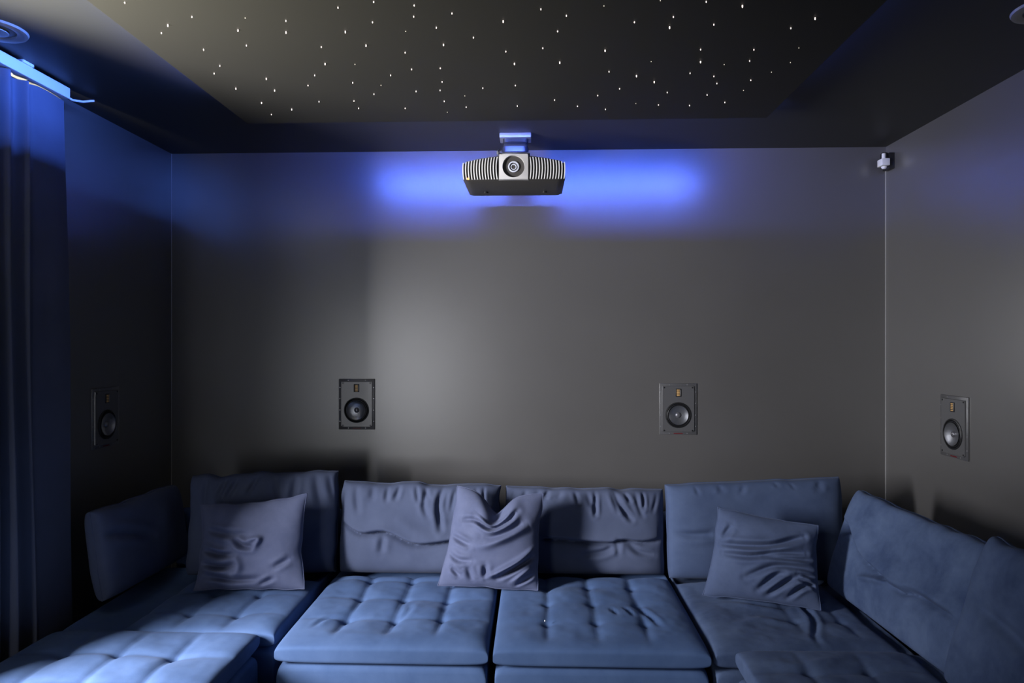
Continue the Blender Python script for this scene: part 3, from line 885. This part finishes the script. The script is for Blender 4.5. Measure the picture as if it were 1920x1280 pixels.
def gC(A, B):   # centre pillow
    h = 0.006 * vnoise(A, B, 6, 101) + 0.002 * vnoise(A, B, 16, 102)
    h = h + 1.35 * fold(A, B, [(0.02, 0.50), (0.01, 0.44), (0.0, 0.38)], 0.035, 0.030, taper=0.2)          # karate chop
    h = h + 1.35 * fold(A, B, [(-0.10, 0.36), (-0.02, 0.335), (0.06, 0.36), (0.10, 0.41)], 0.014, 0.022)
    h = h + 1.35 * fold(A, B, [(-0.17, 0.33), (-0.10, 0.345), (-0.04, 0.33)], 0.012, 0.012)
    h = h + 1.35 * fold(A, B, [(-0.08, 0.20), (0.02, 0.24), (0.12, 0.30), (0.18, 0.33)], 0.022, 0.020, kind='ridge')
    h = h + 1.35 * fold(A, B, [(-0.05, 0.27), (0.06, 0.29), (0.14, 0.35)], 0.018, 0.012)
    h = h + 1.35 * fold(A, B, [(-0.02, 0.04), (0.07, 0.10), (0.14, 0.15), (0.21, 0.22)], 0.013, 0.026, kind='ridge')
    h = h + 1.35 * fold(A, B, [(0.04, 0.05), (0.12, 0.105), (0.20, 0.17)], 0.011, 0.024)
    h = h + 1.35 * fold(A, B, [(0.10, 0.03), (0.15, 0.075), (0.20, 0.12)], 0.010, 0.018, kind='ridge')
    h = h + 1.35 * fold(A, B, [(0.12, 0.015), (0.17, 0.05), (0.21, 0.08)], 0.008, 0.016)
    h = h + 1.35 * fold(A, B, [(-0.22, 0.25), (-0.14, 0.22), (-0.10, 0.21)], 0.012, 0.016)
    h = h + 1.35 * fold(A, B, [(-0.22, 0.17), (-0.15, 0.13), (-0.08, 0.13)], 0.012, 0.014)
    h = h + 1.35 * fold(A, B, [(-0.18, 0.09), (-0.13, 0.05)], 0.010, 0.014)
    h = h + 1.35 * fold(A, B, [(-0.02, 0.12), (-0.01, 0.04)], 0.012, 0.012)
    h = h + 1.35 * fold(A, B, [(-0.10, 0.10), (-0.07, 0.03)], 0.012, 0.010)
    return h
def gR(A, B):   # right pillow
    h = 0.006 * vnoise(A, B, 6, 111) + 0.002 * vnoise(A, B, 16, 112)
    h = h + 1.35 * fold(A, B, [(-0.21, 0.235), (-0.10, 0.245), (0.02, 0.265), (0.12, 0.31), (0.17, 0.33)], 0.014, 0.022, kind='crease', taper=0.4)
    h = h + 1.35 * fold(A, B, [(-0.19, 0.195), (-0.06, 0.20), (0.05, 0.235), (0.18, 0.25)], 0.013, 0.020)
    h = h + 1.35 * fold(A, B, [(0.0, 0.205), (0.10, 0.215), (0.22, 0.225)], 0.010, 0.014)
    h = h + 1.35 * fold(A, B, [(-0.08, 0.10), (0.03, 0.165), (0.12, 0.18), (0.23, 0.175)], 0.012, 0.014)
    h = h + 1.35 * fold(A, B, [(-0.02, 0.05), (0.04, 0.12), (0.08, 0.15)], 0.012, 0.014)
    h = h + 1.35 * fold(A, B, [(0.02, 0.03), (0.09, 0.10), (0.14, 0.14)], 0.011, 0.016)
    h = h + 1.35 * fold(A, B, [(0.10, 0.03), (0.16, 0.09), (0.23, 0.115)], 0.010, 0.016)
    h = h + 1.35 * fold(A, B, [(0.14, 0.15), (0.23, 0.145)], 0.008, 0.012)
    h = h + 1.35 * fold(A, B, [(0.14, 0.13), (0.19, 0.115), (0.23, 0.09)], 0.008, 0.012)
    h = h + 1.35 * fold(A, B, [(-0.20, 0.26), (-0.16, 0.33)], 0.014, 0.012)
    return h
def gL(A, B):   # dark left pillow
    h = 0.006 * vnoise(A, B, 6, 121) + 0.002 * vnoise(A, B, 16, 122)
    h = h + 1.35 * fold(A, B, [(-0.20, 0.30), (-0.08, 0.27), (0.0, 0.265)], 0.016, 0.014)
    h = h + 1.35 * fold(A, B, [(-0.06, 0.25), (-0.02, 0.21), (0.03, 0.20)], 0.012, 0.022)
    h = h + 1.35 * fold(A, B, [(0.0, 0.235), (0.06, 0.24), (0.03, 0.18)], 0.012, 0.018, kind='ridge')
    h = h + 1.35 * fold(A, B, [(-0.22, 0.20), (-0.12, 0.17), (-0.06, 0.17)], 0.012, 0.020)
    h = h + 1.35 * fold(A, B, [(-0.22, 0.13), (-0.12, 0.11), (-0.05, 0.12)], 0.012, 0.022)
    h = h + 1.35 * fold(A, B, [(-0.20, 0.07), (-0.06, 0.045), (0.06, 0.05)], 0.014, 0.020)
    h = h + 1.35 * fold(A, B, [(-0.05, 0.17), (-0.03, 0.10), (-0.07, 0.06)], 0.018, 0.016, kind='ridge')
    h = h + 1.35 * fold(A, B, [(0.05, 0.02), (0.12, 0.05)], 0.010, 0.014)
    h = h + 1.35 * fold(A, B, [(0.12, 0.10), (0.20, 0.14)], 0.012, 0.010)
    return h
throw('upright throw pillow with a chopped-in top, in the middle of the sofa', 0.45, 0.50, 0.15, (-0.21, 3.255, 0.432), (R(-15), 0, R(-4)), gC,
      pillow_warp((0.037, -0.01), (0.022, -0.045), (-0.035, 0.01), (0.005, 0.0), 0.45, 0.50, 0.06, notch=(-0.015, 0.07, 0.105), seed=131))
throw('tilted throw pillow with sideways creases, on the right corner of the sofa', 0.47, 0.40, 0.13, (1.03, 3.10, 0.440), (R(-17), 0, R(-15)), gR,
      pillow_warp((0.05, 0.015), (0.02, -0.035), (-0.015, 0.01), (0.02, 0.0), 0.47, 0.40, 0.06, seed=141), M['throw_blue'])
throw('shadowy throw pillow with crumpled front, in the left corner of the sofa', 0.50, 0.43, 0.14, (-1.375, 3.20, 0.435), (R(-15), 0, R(3)), gL,
      pillow_warp((-0.03, -0.03), (-0.01, 0.02), (-0.015, 0.0), (0.015, 0.0), 0.50, 0.43, 0.08, seed=151))


# a tiny white speck on the right-hand middle seat
bm = bmesh.new()
bmesh.ops.create_icosphere(bm, subdivisions=2, radius=0.0035)
o = obj('speck', bm, M['white'])
o.location = (0.045, 2.885, 0.434)
tag(o, 'tiny white speck on the blue seat right of centre', 'fluff')
